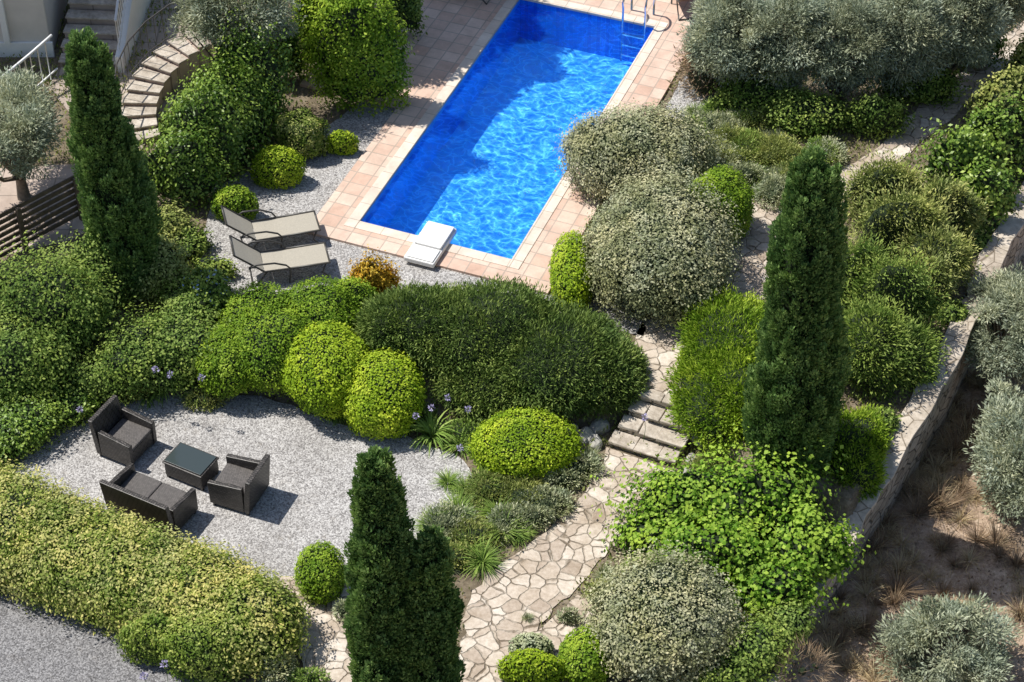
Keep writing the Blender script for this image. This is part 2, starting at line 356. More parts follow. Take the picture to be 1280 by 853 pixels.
sheet('gravel_patio',[(10,575),(60,540),(110,512),(200,492),(330,495),(420,530),(520,548),(580,575),(600,612),(570,650),(510,690),(440,735),(380,760),(320,730),(240,680),(120,640),(20,610)],LOW+.02,'gravel','pale grey gravel seating area',.03)
sheet('gravel_drive',[(-200,740),(40,745),(150,790),(260,840),(330,900),(200,960),(-200,960)],LOW+.02,'gravel_shaded','grey gravel with shade painted in, below the variegated hedge',.03)
sheet('gravel_bed',[(235,360),(270,235),(400,165),(500,90),(540,100),(430,285),(640,345),(700,372),(765,400),(770,425),(600,385),(400,382),(320,382)],.012,'gravel','grey gravel strip beside the pool deck',.02)
sheet('gravel_edge',[(700,370),(740,330),(850,100),(905,70),(920,170),(800,330),(805,420),(770,412)],.02,'gravel','grey gravel margin next to the pool deck',.02)
sheet('paved_yard',[(-80,215),(95,205),(125,280),(90,300),(-80,340)],.012,'terrace','pinkish paved yard behind the slatted fence')
ribbon('stone_path',[(758,560),(742,600),(715,640),(648,690),(600,730),(578,765),(572,853),(560,930)],[(848,592),(812,622),(790,655),(758,692),(728,732),(688,765),(658,800),(640,853),(625,930)],LOW,'paving','cream crazy-paved path winding through the garden')
ribbon('upper_path',[(785,508),(780,450),(800,405),(855,365),(905,315),(915,285),(925,262),(1020,228),(1085,195),(1155,128),(1235,62),(1305,5)],[(876,530),(878,460),(915,420),(955,375),(982,330),(995,290),(1010,275),(1065,246),(1112,212),(1180,156),(1260,82),(1345,20)],0,'paving','shaded stone path rising between the shrubs',60)
ribbon('side_path',[(345,722),(355,765),(372,805),(385,853),(390,900)],[(428,722),(450,765),(455,805),(460,853),(465,900)],LOW,'paving','broken stone paving beside the cypress',20,off=.03)
ribbon('stone_patch',[(662,800),(690,840)],[(722,745),(770,785)],LOW,'paving','small patch of stone paving among plants',8,off=.03)
# ---------------------------------------------------------------- pool
def pool_obj(name,V,Fc,mat,**k): return pymesh(name,V,Fc,mat,loc=(PO[0],PO[1],0),rz=pang,**k)
pool=empty('swimming_pool',(PO[0],PO[1],0),pang); meta(pool,'rectangular swimming pool lined with blue mosaic','swimming pool','structure')
dz=-.92
def child(o): o.location=(0,0,0); o.rotation_euler=(0,0,0); o.parent=pool; return o
child(pool_obj('basin_floor',[(0,0,dz),(PW,0,dz),(PW,PL,dz),(0,PL,dz)],[(0,1,2,3)],'mosaicfloor'))
def slab(x0,y0,x1,y1,z0,z1):
    return [(x0,y0,z0),(x1,y0,z0),(x1,y1,z0),(x0,y1,z0),(x0,y0,z1),(x1,y0,z1),(x1,y1,z1),(x0,y1,z1)]
BF=[(0,3,2,1),(4,5,6,7),(0,1,5,4),(1,2,6,5),(2,3,7,6),(3,0,4,7)]
def multi(lst):
    V=[];Fc=[]
    for s in lst:
        b0=len(V); V+=s; Fc+=[tuple(i+b0 for i in f) for f in BF]
    return V,Fc
th=.1
V,Fc=multi([slab(-th,-th,0,PL+th,dz-.05,.02),slab(PW,-th,PW+th,PL+th,dz-.05,.02),slab(0,-th,PW,0,dz-.05,.02),slab(0,PL,PW,PL+th,dz-.05,.02)])
child(pool_obj('basin_wall',V,Fc,'mosaic'))
cw=.22
V,Fc=multi([slab(-cw,-cw,.0-.0,PL+cw,.02,.075),slab(PW,-cw,PW+cw,PL+cw,.02,.075),slab(0,-cw,PW,0,.02,.075),slab(0,PL,PW,PL+cw,.02,.075)])
child(pool_obj('coping',V,Fc,'coping',bevel=.008))
nxw,nyw=80,200; xs=np.linspace(0.002,PW-.002,nxw); ys=np.linspace(.002,PL-.002,nyw); XX,YY=np.meshgrid(xs,ys)
ZZ=-.07+.008*np.sin(3.1*XX+5.2*YY+1.5*np.sin(2*YY))+.006*np.sin(7.3*XX-4.1*YY+2*np.sin(3*XX))+.005*np.sin(13*XX+9*YY+2*np.sin(4*YY))
ii=np.arange(nxw*nyw).reshape(nyw,nxw); QQ=np.stack([ii[:-1,:-1],ii[:-1,1:],ii[1:,1:],ii[1:,:-1]],-1).reshape(-1,4)
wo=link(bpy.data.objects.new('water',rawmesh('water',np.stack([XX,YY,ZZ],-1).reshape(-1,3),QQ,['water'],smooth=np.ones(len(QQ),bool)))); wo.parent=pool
dx0,dx1,dy0=-.8,3.88,-.62
V,Fc=multi([slab(dx0,dy0,dx1,-cw,-.1,.06),slab(dx0,-cw,-cw,PL+cw,-.1,.06),slab(PW+cw,-cw,dx1,PL+cw,-.1,.06),slab(-3.2,PL+cw,dx1+.3,13,-.1,.06),slab(-2.9,3.5,dx0,PL+cw,-.1,.06)])
deck=pool_obj('pool_deck',V,Fc,'deck'); meta(deck,'terracotta tiled deck around the pool','deck','structure')
POLYS.append([PO+PX*a+PY*b for a,b in [(dx0,dy0),(dx1,dy0),(dx1,13),(-2.9,13),(-2.9,3.5),(dx0,3.5)]])
lad=empty('pool_ladder',(*(PO+PX*2.55+PY*PL),.075),pang); meta(lad,'stainless steel ladder hooked over the pool edge','pool ladder')
for s in (-.24,.24):
    pts=[(s,.42,0),(s,.42,.45)]+[(s,.42-.28*(1-math.cos(a))-.02,.45+.3*math.sin(a)) for a in np.linspace(.2,math.pi-.1,9)]+[(s,-.13,.35),(s,-.13,-.92)]
    tube('handrail',[(pts,.024)],'steel',lad)
for zz in (-.25,-.5,-.75): box('step',(-.23,-.17,zz-.015),(.23,-.09,zz+.015),'steel',lad,.004)
fb=empty('pool_filter_box',(*(PO+PX*1.2+PY*(-.76)),.076),pang); meta(fb,'white plastic pool filter box over the coping','pool filter')
box('housing',(0,0,0),(.58,1.08,.10),'whitepaint',fb,.02)
box('lid',(.03,.40,.102),(.55,1.05,.155),'whitepaint',fb,.02)
box('lid',(.03,.03,.102),(.55,.385,.125),'whitepaint',fb,.015)
# ---------------------------------------------------------------- steps (each tread laid from rough slabs)
spos=P(762,558,LOW); stair=empty('garden_steps',spos,pang-.05); meta(stair,'rough stone garden steps with pale treads','steps','structure')
for i in range(4):
    y0=i*.28; z1=.13*(i+1)+(.02 if i==3 else 0); x0_=i*.05
    cuts=[x0_-.03]+list(np.cumsum(rng.uniform(.26,.46,6))+x0_); cuts=[c_ for c_ in cuts if c_<1.05+x0_]+[1.16+x0_]; V=[];Fc=[]
    for a_,b_ in zip(cuts[:-1],cuts[1:]):
        jf=rng.uniform(-.03,.03); jz=rng.uniform(-.01,.01); bb=len(V)
        s_=slab(a_+.005,y0-.03+jf,b_-.005,y0+.272,z1-.05,z1+jz); s_=[(x+rng.normal(0,.008),y+rng.normal(0,.006),z+rng.normal(0,.005)) for x,y,z in s_]
        V+=s_; Fc+=[tuple(q+bb for q in f) for f in BF]
    o=pymesh('tread',V,Fc,'stepstone',bevel=.012); o.parent=stair
    box('riser',(x0_,y0,z1-.13-(.2 if i==0 else .1)),(1.13+x0_,y0+.275,z1-.056),'stone',stair,.01)
# rocks
def rock(p,r,label='rough grey boulder beside the steps',grp='rocks edging the planting bed'):
    import bmesh
    bm=bmesh.new(); bmesh.ops.create_icosphere(bm,subdivisions=3,radius=r)
    off=rng.normal(size=(14,3)); off/=np.linalg.norm(off,axis=1)[:,None]; sx=rng.uniform(.8,1.3,3)*np.array([1,1,.7])
    for v in bm.verts:
        d=np.array(v.co)/r; k=1
        for q in off:
            s=d@q
            if s>.72: k=min(k,.72/s+.0)
        v.co=Vector(d*k*r*sx)
    me=bpy.data.meshes.new('rock'); bm.to_mesh(me); bm.free(); me.materials.append(M['rock'])
    o=link(bpy.data.objects.new('rock',me)); o.location=(p[0],p[1],float(T(p[0],p[1]))+r*.3); o.rotation_euler=(0,0,rng.uniform(0,6)); meta(o,label,'rock',None,grp)
for u,v,r in [(744,556,.17),(730,548,.2),(749,538,.18),(722,562,.13),(757,522,.16),(738,572,.1),(770,508,.14),(712,540,.15)]: rock(P(u,v,LOW),r)
for u,v,r in [(858,592,.13),(866,578,.15),(872,556,.18),(876,534,.15)]: rock(P(u,v,LOW),r,'pale stone at the edge of the steps')
# ---------------------------------------------------------------- retaining wall
def wallmesh(pts,half,ztop,zbot,rough=False):
    V=[];Q=[]
    for i,p in enumerate(pts):
        a=pts[max(i-1,0)];b=pts[min(i+1,len(pts)-1)]; t=(b-a)[:2]; t=t/np.linalg.norm(t); nn=np.array([t[1],-t[0]])
        for s in (-1,1):
            hh_=half*(1+.08*rng.normal()) if rough else half
            q=p[:2]+nn*hh_*s; V+= [(q[0],q[1],zbot[i]),(q[0],q[1],ztop[i]+(rng.normal(0,.008) if rough else 0))]
    for i in range(len(pts)-1):
        o=i*4
        Q+=[(o,o+4,o+5,o+1),(o+2,o+3,o+7,o+6),(o+1,o+5,o+7,o+3),(o,o+2,o+6,o+4)]
    Q+=[(0,1,3,2)]; e=(len(pts)-1)*4; Q+=[(e,e+2,e+3,e+1)]
    return V,Q
d=np.r_[0,np.cumsum(np.linalg.norm(np.diff(wl,axis=0),axis=1))]; tt=np.arange(0,d[-1],.3)
wp=np.stack([np.interp(tt,d,wl[:,k]) for k in range(3)],-1); wp[:,0]+=rng.normal(0,.015,len(wp))
V,Q=wallmesh(wp,.15,wp[:,2]-.06,np.full(len(wp),-2.6)); wall=pymesh('retaining_wall',V,Q,'stone'); meta(wall,'low dry-stone retaining wall with flat beige cap','wall')
V,Q=wallmesh(wp,.20,wp[:,2],wp[:,2]-.063,True); cap=pymesh('wall_cap',V,Q,'capstone',bevel=.01); cap.parent=wall
# ---------------------------------------------------------------- foliage generators
def unit(v): return v/np.maximum(np.linalg.norm(v,axis=-1,keepdims=True),1e-9)
def leafquads(pos,nrm,L,W,mode):
    n=len(pos); s=rng.uniform(.6,1.3,(n,1)); R=unit(rng.normal(size=(n,3)))
    if mode=='flat':
        nn=unit(nrm+np.array([-.12,0,.4])+.7*R); t=unit(np.cross(nn,unit(rng.normal(size=(n,3))))); b=np.cross(nn,t)
        a=pos-t*L*s/2; c=pos+t*L*s/2; m=pos
    else:
        up=np.array([0,0,1.])
        t=unit(nrm*.55+up*.9+.5*R) if mode=='up' else unit(nrm*1.0+up*.2+.8*R)
        b=unit(np.cross(t,np.array([0,0,1.])*.9+rng.normal(size=(n,3))*.7)); a=pos; c=pos+t*L*s; m=pos+t*L*s*.5
    V=np.stack([a,m+b*W*s/2,c,m-b*W*s/2],1).reshape(-1,3)
    return V
def lumps(D,B,k,amp,val,ph,lf):
    out=np.empty(len(D)); cl=np.empty(len(D))
    for i in range(0,len(D),20000):
        e=D[i:i+20000]@B.T; j=e.argmax(1); out[i:i+20000]=np.exp(k*(e.max(1)-1)); cl[i:i+20000]=val[j]
    low=lf*(np.sin(D@ph[0]*2.2+ph[2,0])+.7*np.sin(D@ph[1]*3.7+ph[2,1]))
    return (1+amp*(out-.75))*(1+low),cl
def lobe(u,v,ru,rv,h,zg=None):
    if zg is None:
        q=P(u,v+.4*rv,-.3); zg=float(T(q[0],q[1],False))
    rz=h*.6; zc=zg+h-rz; s=SC(v,zc); p=P(u,v,zc); dist=np.linalg.norm(p-np.array([0,CY,H])); sp=(H-zc)/dist; cp=math.sqrt(1-sp*sp)
    rx=ru/s; ry=math.sqrt(max((rv/s)**2-(rz*cp)**2,(.45*rx*sp)**2))/sp
    return p,np.array([rx,ry,rz]),zg
def shrub(name,label,cat,mat,lobes,L=.06,W=.035,mode='flat',amp=.12,nb=70,k=9,cov=1.7,depth=.12,fluff=.03,group=None,core=.84,flower=None,sub=0,subr=(.34,.52),lf=.04):
    LB=[lobe(*l) for l in lobes]; org=LB[0][0].copy(); org[2]=LB[0][2]
    ex=[]
    for c,r,zg in LB:
        for _ in range(sub):
            dd=unit(rng.normal(size=3)); dd[2]=abs(dd[2])*.8; ex.append((c+dd*r*rng.uniform(.5,.72),r*rng.uniform(*subr)*np.array([1,1,1.05]),zg))
    nmain=len(LB); LB=LB+ex
    Vs=[];Qs=[];mi=[];rn=[];sm=[];base=0
    for li,(c,r,zg) in enumerate(LB):
        nb_=nb if li<nmain else max(14,nb//4)
        kk=k if li<nmain else k*.55
        B=unit(rng.normal(size=(nb_,3))); val=rng.normal(0,.13,nb_)+rng.normal(0,.06); ph=np.vstack([unit(rng.normal(size=(2,3))),rng.uniform(0,6,3)])
        a,b_,cc=r; pw=1.6; area=4*math.pi*(((a*b_)**pw+(a*cc)**pw+(b_*cc)**pw)/3)**(1/pw)*.8
        n=int(cov*area/(.5*L*W)); D=unit(rng.normal(size=(n,3))); D=D[D[:,2]>-.55]
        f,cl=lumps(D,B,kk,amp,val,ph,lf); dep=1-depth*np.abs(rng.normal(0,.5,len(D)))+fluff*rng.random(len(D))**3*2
        pos=c+D*r*(f*dep)[:,None]; nr=unit(D/r)
        keep=pos[:,2]>zg-.02
        for lj,(c2,r2,_) in enumerate(LB):
            if lj!=li: keep&=(((pos-c2)/r2)**2).sum(1)>.74
        pos=pos[keep];nr=nr[keep];cl=cl[keep];dp=dep[keep]
        V=leafquads(pos,nr,L,W,mode); q=np.arange(len(V)).reshape(-1,4)+base; base+=len(V)
        Vs.append(V);Qs.append(q);mi.append(np.zeros(len(q)));sm.append(np.zeros(len(q)))
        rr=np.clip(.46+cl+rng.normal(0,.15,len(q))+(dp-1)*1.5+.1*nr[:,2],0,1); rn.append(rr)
        if flower:
            k2=rng.random(len(q))<flower[1]; mi[-1][k2]=2
        na,nl=26,14; la=np.linspace(.03,math.pi*.66,nl); lo=np.linspace(0,2*math.pi,na,endpoint=False)
        DD=np.stack([np.outer(np.sin(la),np.cos(lo)),np.outer(np.sin(la),np.sin(lo)),np.outer(np.cos(la),np.ones(na))],-1).reshape(-1,3)
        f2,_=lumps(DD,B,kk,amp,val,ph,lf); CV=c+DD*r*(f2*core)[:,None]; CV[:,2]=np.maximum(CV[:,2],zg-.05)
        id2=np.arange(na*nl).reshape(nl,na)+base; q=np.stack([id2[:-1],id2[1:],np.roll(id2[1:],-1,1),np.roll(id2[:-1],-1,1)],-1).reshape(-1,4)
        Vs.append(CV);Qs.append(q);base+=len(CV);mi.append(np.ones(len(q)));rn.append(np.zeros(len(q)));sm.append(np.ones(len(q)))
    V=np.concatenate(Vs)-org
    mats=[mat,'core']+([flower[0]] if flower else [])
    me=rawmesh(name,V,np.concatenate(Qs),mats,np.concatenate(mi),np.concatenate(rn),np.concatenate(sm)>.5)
    o=link(bpy.data.objects.new(name,me)); o.location=tuple(org); meta(o,label,cat,None,group); return o
def cypress(ub,vb,ut,vt,wpx,label,zg=None,prof=.42,bot=.75,second=None,lump=.16):
    q=P(ub,vb,-.4); zg=float(T(q[0],q[1])) if zg is None else zg; b=P(ub,vb,zg)
    def height(vt_):
        lo,hi=1,14
        for _ in range(40):
            m_=(lo+hi)/2
            if PROJ(b+np.array([0,0,m_]))[1]>vt_: lo=m_
            else: hi=m_
        return lo
    e=empty('cypress_tree',b); meta(e,label,'cypress tree',None,'tall cypress trees')
    VV=[];QQ_=[];mm=[];rr_=[];ss=[];base=0
    stems=[(ut,vt,wpx,0.,0.)]
    if second: stems.append(second)
    for si,(ut_,vt_,w_,ox,oy) in enumerate(stems):
        h=height(vt_); top=PROJ(b+np.array([ox,oy,h])); lean=(ut_-top[0])/SC(vt_,h+zg); R=w_/2/SC(vb-60,1)
        if si==0: tube('trunk',[([(0,0,-.1),(0,0,h*.3),(lean*.6,0,h*.7)],[.13,.09,.04])],'bark',e)
        ph=rng.uniform(0,6,4)
        def pr(t,a): return R*np.power(np.clip(1-t,0,1),prof)*(bot+(1-bot)*np.clip(t/.2,0,1))*(1+lump*(np.sin(t*h*1.9+ph[0]+np.sin(a+ph[1]))+.7*np.sin(t*h*3.7+2*a+ph[2])+.5*np.sin(3*a-t*h*2.3+ph[3])))
        area=2*math.pi*R*.75*h; nb=int(area*36); bt=1-(1-rng.random(nb))**.85; ba=rng.uniform(0,2*math.pi,nb); br=pr(bt,ba)*rng.uniform(.68,.97,nb); val=rng.normal(0,.10,nb)
        zb=.2; per=int(np.clip(area*4400/nb,60,220))
        P_=[];N_=[];r_=[]
        for i in range(nb):
            tl_=rng.uniform(.3,.6)*(1-.3*bt[i]); tr_=rng.uniform(.10,.16)*(1-.35*bt[i])
            cx=math.cos(ba[i])*br[i]+lean*bt[i]; cy=math.sin(ba[i])*br[i]; cz=zb+bt[i]*(h-zb-.3)
            s=rng.random(per)**.85; ang=rng.uniform(0,2*math.pi,per); rad=tr_*np.sqrt(np.clip(4*s*(1-s)*.9+.1,0,1))*(.75+.25*rng.random(per))*(1-.5*s)
            ax_=np.array([math.cos(ba[i])*.3,math.sin(ba[i])*.3,1]); ax_/=np.linalg.norm(ax_)
            loc=np.stack([np.cos(ang)*rad,np.sin(ang)*rad,0*s],-1)+ax_*(s*tl_-.3*tl_)[:,None]+np.array([cx,cy,cz])
            nr=np.stack([np.cos(ang)*.7+math.cos(ba[i])*.4,np.sin(ang)*.7+math.sin(ba[i])*.4,.2+0*ang],-1)
            P_.append(loc);N_.append(nr);r_.append(np.clip(.36+val[i]+.28*s+rng.normal(0,.13,per),0,1))
        nf_=int(area*800); t=rng.random(nf_)*.97; a=rng.uniform(0,2*math.pi,nf_); rd=pr(t,a)*rng.uniform(.7,.95,nf_)
        P_.append(np.stack([np.cos(a)*rd+lean*t,np.sin(a)*rd,zb+t*(h-zb-.2)],-1)); N_.append(np.stack([np.cos(a),np.sin(a),.2+0*a],-1)); r_.append(np.clip(rng.normal(.3,.15,nf_),0,1))
        pos=np.concatenate(P_)+np.array([ox,oy,0]); nr=np.concatenate(N_); rn=np.concatenate(r_)
        V=leafquads(pos,nr,.07,.032,'up'); q=np.arange(len(V)).reshape(-1,4)+base; base+=len(V)
        nl,na=40,20; tt_=np.repeat(np.linspace(0,.95,nl),na); aa=np.tile(np.linspace(0,2*math.pi,na,endpoint=False),nl); rr2=pr(tt_,aa)*.6
        CV=np.stack([np.cos(aa)*rr2+lean*tt_+ox,np.sin(aa)*rr2+oy,zb+tt_*(h-zb-.2)],-1); id2=np.arange(nl*na).reshape(nl,na)+base; base+=len(CV)
        q2=np.stack([id2[:-1],np.roll(id2[:-1],-1,1),np.roll(id2[1:],-1,1),id2[1:]],-1).reshape(-1,4)
        VV+=[V,CV];QQ_+=[q,q2];mm+=[np.zeros(len(q)),np.ones(len(q2))];rr_+=[rn,np.zeros(len(q2))];ss+=[np.zeros(len(q)),np.ones(len(q2))]
    me=rawmesh('crown',np.concatenate(VV),np.concatenate(QQ_),['cypress','core'],np.concatenate(mm),np.concatenate(rr_),np.concatenate(ss)>.5)
    c=link(bpy.data.objects.new('crown',me)); c.parent=e; return e
def cloudtree(name,label,mat,u,v,ru,rv,zc,zg=None,nc=60,nl=260,L=.09,W=.022,cr=.26,mode='out',base=None,cat='olive tree',group='olive trees',flat=.75,low=-.4):
    p=P(u,v,zc); s=SC(v,zc); rx=ru/s; rz=rx*flat; sp=.64; ry=math.sqrt(max((rv/s)**2-(rz*.77)**2,(.5*rx*sp)**2))/sp
    bx=p[:2] if base is None else np.array(base[:2]); zg=float(T(bx[0],bx[1],False)) if zg is None else zg
    e=empty(name,(bx[0],bx[1],zg)); meta(e,label,cat,None,group)
    D=unit(rng.normal(size=(nc,3))); D[:,2]=np.where(D[:,2]<low,-D[:,2],D[:,2]); rad=rng.uniform(.45,1,nc)**.5
    C=p+D*np.array([rx,ry,rz])*(rad*.88*rng.uniform(.8,1.18,nc))[:,None]; C[:,2]=np.maximum(C[:,2],zg+.3); C-=np.array([bx[0],bx[1],zg])
    mid=(p-np.array([bx[0],bx[1],zg])); fork=np.array([mid[0]*.3,mid[1]*.3,max(.3,(mid[2]-rz)*.6)])
    tube('trunk',[([(0,0,-.15),tuple(fork*np.array([.4,.6,.5])),tuple(fork)],[.15,.11,.09])],'bark',e)
    br=[]
    for c in C[:max(10,nc//2)]:
        m_=fork*.45+c*.55-np.array([0,0,.12]); br.append(([tuple(fork),tuple(m_),tuple(c)],[.05,.025,.008]))
    tube('limb',br,'bark',e,5)
    P_=[];Nn=[];rn=[]
    for c in C:
        r=cr*rng.uniform(.6,1.5); k=int(nl*rng.uniform(.6,1.3)); d=unit(rng.normal(size=(k,3))); q=c+d*r*np.array([1,1,.75])*(rng.random((k,1))**.45)
        P_.append(q);Nn.append(unit(d+.6*unit(c-mid)));rn.append(np.clip(.42+rng.normal(0,.14)+rng.normal(0,.18,k)+.15*d[:,2],0,1))
    pos=np.concatenate(P_); V=leafquads(pos,np.concatenate(Nn),L,W,mode); q=np.arange(len(V)).reshape(-1,4)
    me=rawmesh('crown',V,q,[mat],None,np.concatenate(rn)); c=link(bpy.data.objects.new('crown',me)); c.parent=e; return e
def blades(n,L,W,spread,droop,segs=4):
    V=[];Q=[];rn=[]
    for i in range(n):
        a=rng.uniform(0,2*math.pi); el=rng.uniform(spread,1.45); l=L*rng.uniform(.6,1.15); d=np.array([math.cos(a),math.sin(a)]); p=np.array([d[0]*.03,d[1]*.03,0.]); w=W*rng.uniform(.7,1.2); b0=len(V)
        side=np.array([-d[1],d[0],0]); e=el; r_=np.clip(rng.normal(.5,.22),0,1)
        for k in range(segs+1):
            ww=w*(1-(k/segs)**2*.9)/2; V+= [p-side*ww,p+side*ww]
            p=p+np.array([d[0]*math.cos(e),d[1]*math.cos(e),math.sin(e)])*l/segs; e-=droop*rng.uniform(.7,1.3)
        for k in range(segs): Q.append((b0+2*k,b0+2*k+1,b0+2*k+3,b0+2*k+2)); rn.append(r_)
    return np.array(V),np.array(Q),rn
tuftmesh={}
def tuft(kind):
    k=len([x for x in tuftmesh if x[0]==kind])
    if k<4:
        if kind=='agapanthus': V,Q,r=blades(75,.5,.035,.35,.45); m_='strap'
        elif kind=='grass': V,Q,r=blades(190,.38,.014,.3,.3); m_='strap'
        elif kind=='lavender': V,Q,r=blades(300,.32,.016,.15,.06,2); m_='sage'
        elif kind=='dry': V,Q,r=blades(60,.34,.010,.2,.25); m_='straw'
        elif kind=='brush': V,Q,r=blades(120,.5,.010,.3,.12,3); m_='twig'
        tuftmesh[(kind,k)]=rawmesh(kind+'_tuft',V,Q,[m_],None,r); return tuftmesh[(kind,k)]
    return tuftmesh[(kind,int(rng.integers(0,4)))]
def plant_tuft(kind,u,v,s=1,label=None,z=None):
    q=P(u,v,-.35); z=float(T(q[0],q[1],False)); p=P(u,v,z)
    nm={'agapanthus':'agapanthus_plant','grass':'grass_clump','lavender':'lavender_plant','dry':'dry_grass_clump','brush':'dry_brush'}[kind]
    lb=label or {'agapanthus':'strappy green agapanthus clump at bed edge','grass':'arching green ornamental grass clump','lavender':'grey-green lavender mound in the bed','dry':'straw-coloured dry grass clump on bare earth','brush':'brown leafless brush on the dry slope'}[kind]
    o=link(bpy.data.objects.new(nm,tuft(kind))); o.location=(p[0],p[1],float(T(p[0],p[1],False))); o.rotation_euler=(0,0,rng.uniform(0,6)); o.scale=(s,s,s*rng.uniform(.8,1.1))
    meta(o,lb,nm.replace('_',' '),None,nm.replace('_',' ')+'s'); return o
# ---------------------------------------------------------------- plants
S=shrub
def ball(u,v,ru,rv,h,mat='lime',label='clipped bright green shrub ball',**k):
    d=dict(L=.045,W=.03,amp=.12,nb=100,k=14,cov=2.0,depth=.12,fluff=.05,lf=.045); d.update(k)
    return S('round_shrub',label,'shrub',mat,[(u,v,ru,rv,h)],group='rounded shrubs',**d)
ball(348,212,32,27,.75); ball(294,258,28,25,.7,'bright'); ball(427,181,20,17,.5)
ball(378,172,32,34,.95,'varieg','small yellow variegated shrub in gravel bed',amp=.25,nb=40,sub=4)
ball(409,462,52,58,1.15,sub=3,subr=(.4,.55)); ball(476,496,53,56,1.15,sub=3,subr=(.4,.55)); ball(655,557,68,44,.85,label='wide clipped bright green shrub beside the path')
ball(716,342,28,48,.95,label='bright green shrub pressed against the grey shrub'); ball(401,717,30,37,.75,'bright')
ball(895,262,45,50,1.3,'bright','bright green shrub behind the grey balls',sub=3)
gk=dict(L=.05,W=.028,amp=.22,nb=150,k=16,cov=1.9,depth=.16,fluff=.10,lf=.07,sub=2,subr=(.4,.55))
ball(798,198,89,68,1.7,'grey','large silvery-green rounded shrub by the pool',**gk)
ball(820,315,90,88,1.75,'grey','large clipped grey-green ball by the deck corner',**gk)
ball(826,778,90,78,1.35,'grey','grey-green rounded shrub under the vine',**gk)
ball(663,838,40,22,.6); ball(733,822,34,36,.65,'bright','small bright green shrub among ground plants',sub=3); ball(664,810,28,18,.4,'sage','low silvery sage mound')
S('rosemary_mound','large dark green rosemary mound above the seating area','shrub','rosemary',[(530,410,82,54,1.2,-.1),(610,422,96,62,1.25,-.2),(690,448,88,62,1.15,-.25),(755,465,54,48,.9,-.3),(635,472,96,50,.9,-.4)],L=.085,W=.019,mode='out',amp=.26,nb=180,k=18,cov=2.6,depth=.18,fluff=.08,lf=.08,sub=5,subr=(.28,.45))
S('evergreen_hedge','bright green hedge billowing beside rosemary','hedge','bright',[(290,450,46,48,1.05,-.35),(345,428,60,58,1.15,-.3),(395,402,54,50,1.15,-.2),(437,385,42,36,.95,-.05),(325,402,54,42,1.0,-.1)],L=.045,W=.027,amp=.16,nb=130,k=14,fluff=.06,lf=.07,sub=2,subr=(.35,.5))
S('evergreen_hedge','low green hedge on the bank above gravel','hedge','mid',[(225,430,56,46,.9,-.2),(172,448,48,44,.95,-.25),(240,380,48,40,.8),(122,475,40,30,.75,-.4),(205,470,44,24,.55,-.35)],L=.05,amp=.42,nb=60,sub=9,subr=(.18,.45),fluff=.2,lf=.14,depth=.3,core=.76)
S('plumbago_shrub','blue-flowered shrub on the bank','shrub','mid',[(262,378,34,36,1.2,-.05)],amp=.3,nb=30,sub=5,flower=('blue',.06),fluff=.1)
S('orange_shrub','small orange-yellow leaved shrub by the gravel','shrub','orange',[(468,356,27,21,.9,0)],L=.055,W=.03,amp=.35,nb=30,sub=6,core=.7,cov=2.4,fluff=.2,lf=.1)
nat=dict(amp=.42,nb=60,k=10,fluff=.2,lf=.15,depth=.28,core=.78)
S('broadleaf_shrub','large mid-green shrub at the fence','shrub','mid',[(60,395,84,72,1.8,-.3),(10,450,78,66,1.5,-.4),(112,352,42,42,1.4,0)],L=.06,W=.033,sub=14,subr=(.2,.46),**nat)
S('broadleaf_shrub','dark glossy shrub at the gravel edge','shrub','glossy',[(35,520,56,40,.7,LOW),(0,545,50,33,.6,LOW),(90,505,34,26,.5,LOW)],sub=6,**nat)
S('glossy_shrub','tall dark glossy shrub below the terrace steps','shrub','glossy',[(255,178,54,50,2.0,0),(312,120,46,46,2.1,0),(228,222,44,38,1.5,0),(285,150,46,48,2.0,0),(345,70,34,40,1.6,0)],L=.07,W=.038,sub=9,subr=(.22,.45),**nat)
S('citrus_shrub','dense rounded bright green shrub beside the deck','shrub','bright',[(450,82,60,74,2.4,0),(420,45,50,50,2.2,0)],L=.07,W=.04,amp=.3,nb=80,k=11,cov=2,sub=9,fluff=.14,lf=.08,subr=(.25,.5))
S('citrus_shrub','dark green shrub at the deck corner','shrub','mid',[(500,12,26,36,1.8,0)],L=.07,W=.04,sub=5,**nat)
S('low_shrub','low green shrub near the loungers','shrub','mid',[(240,305,22,22,.5),(270,338,24,14,.35)],sub=6,**nat)
S('low_shrub','trailing green shrub under the cypress','shrub','cover',[(195,335,40,40,.9),(215,290,24,30,.8)],sub=6,**nat)
hl=[]
for i in range(12):
    t=i/11; hl.append((-35+ t*345, 650+ t*128 -6*math.sin(t*3.1), 66, 66-8*t, 1.15-.1*t,LOW))
S('variegated_hedge','long green hedge with yellow leaf tips beside gravel','hedge','varieg',hl,L=.055,W=.032,amp=.22,nb=110,k=14,cov=2,fluff=.13,lf=.07,sub=2)
S('evergreen_hedge','olive-green hedge end by the paving','hedge','hedgeend',[(312,797,38,42,.95,LOW),(260,812,60,42,.95,LOW),(205,800,50,34,.85,LOW),(290,770,48,42,1.05,LOW)],L=.05,W=.028,amp=.2,nb=130,k=14,cov=2,fluff=.09,lf=.06,sub=3)
S('sage_shrub','silvery sage shrub beside stone paving','shrub','sage',[(346,780,16,34,.5,LOW),(350,835,18,20,.4,LOW)],L=.07,W=.022,mode='out',sub=5,**nat)
jk=dict(L=.08,W=.02,mode='out',amp=.3,nb=80,k=16,cov=2.4,fluff=.12,lf=.12,sub=5,subr=(.28,.5))
S('juniper_shrub','broad spreading bright juniper beside the steps','shrub','bright',[(915,432,56,56,.95,-.1),(896,500,52,52,.8,-.25),(930,485,50,60,.95,-.2),(885,465,34,40,.7,-.1)],**jk)
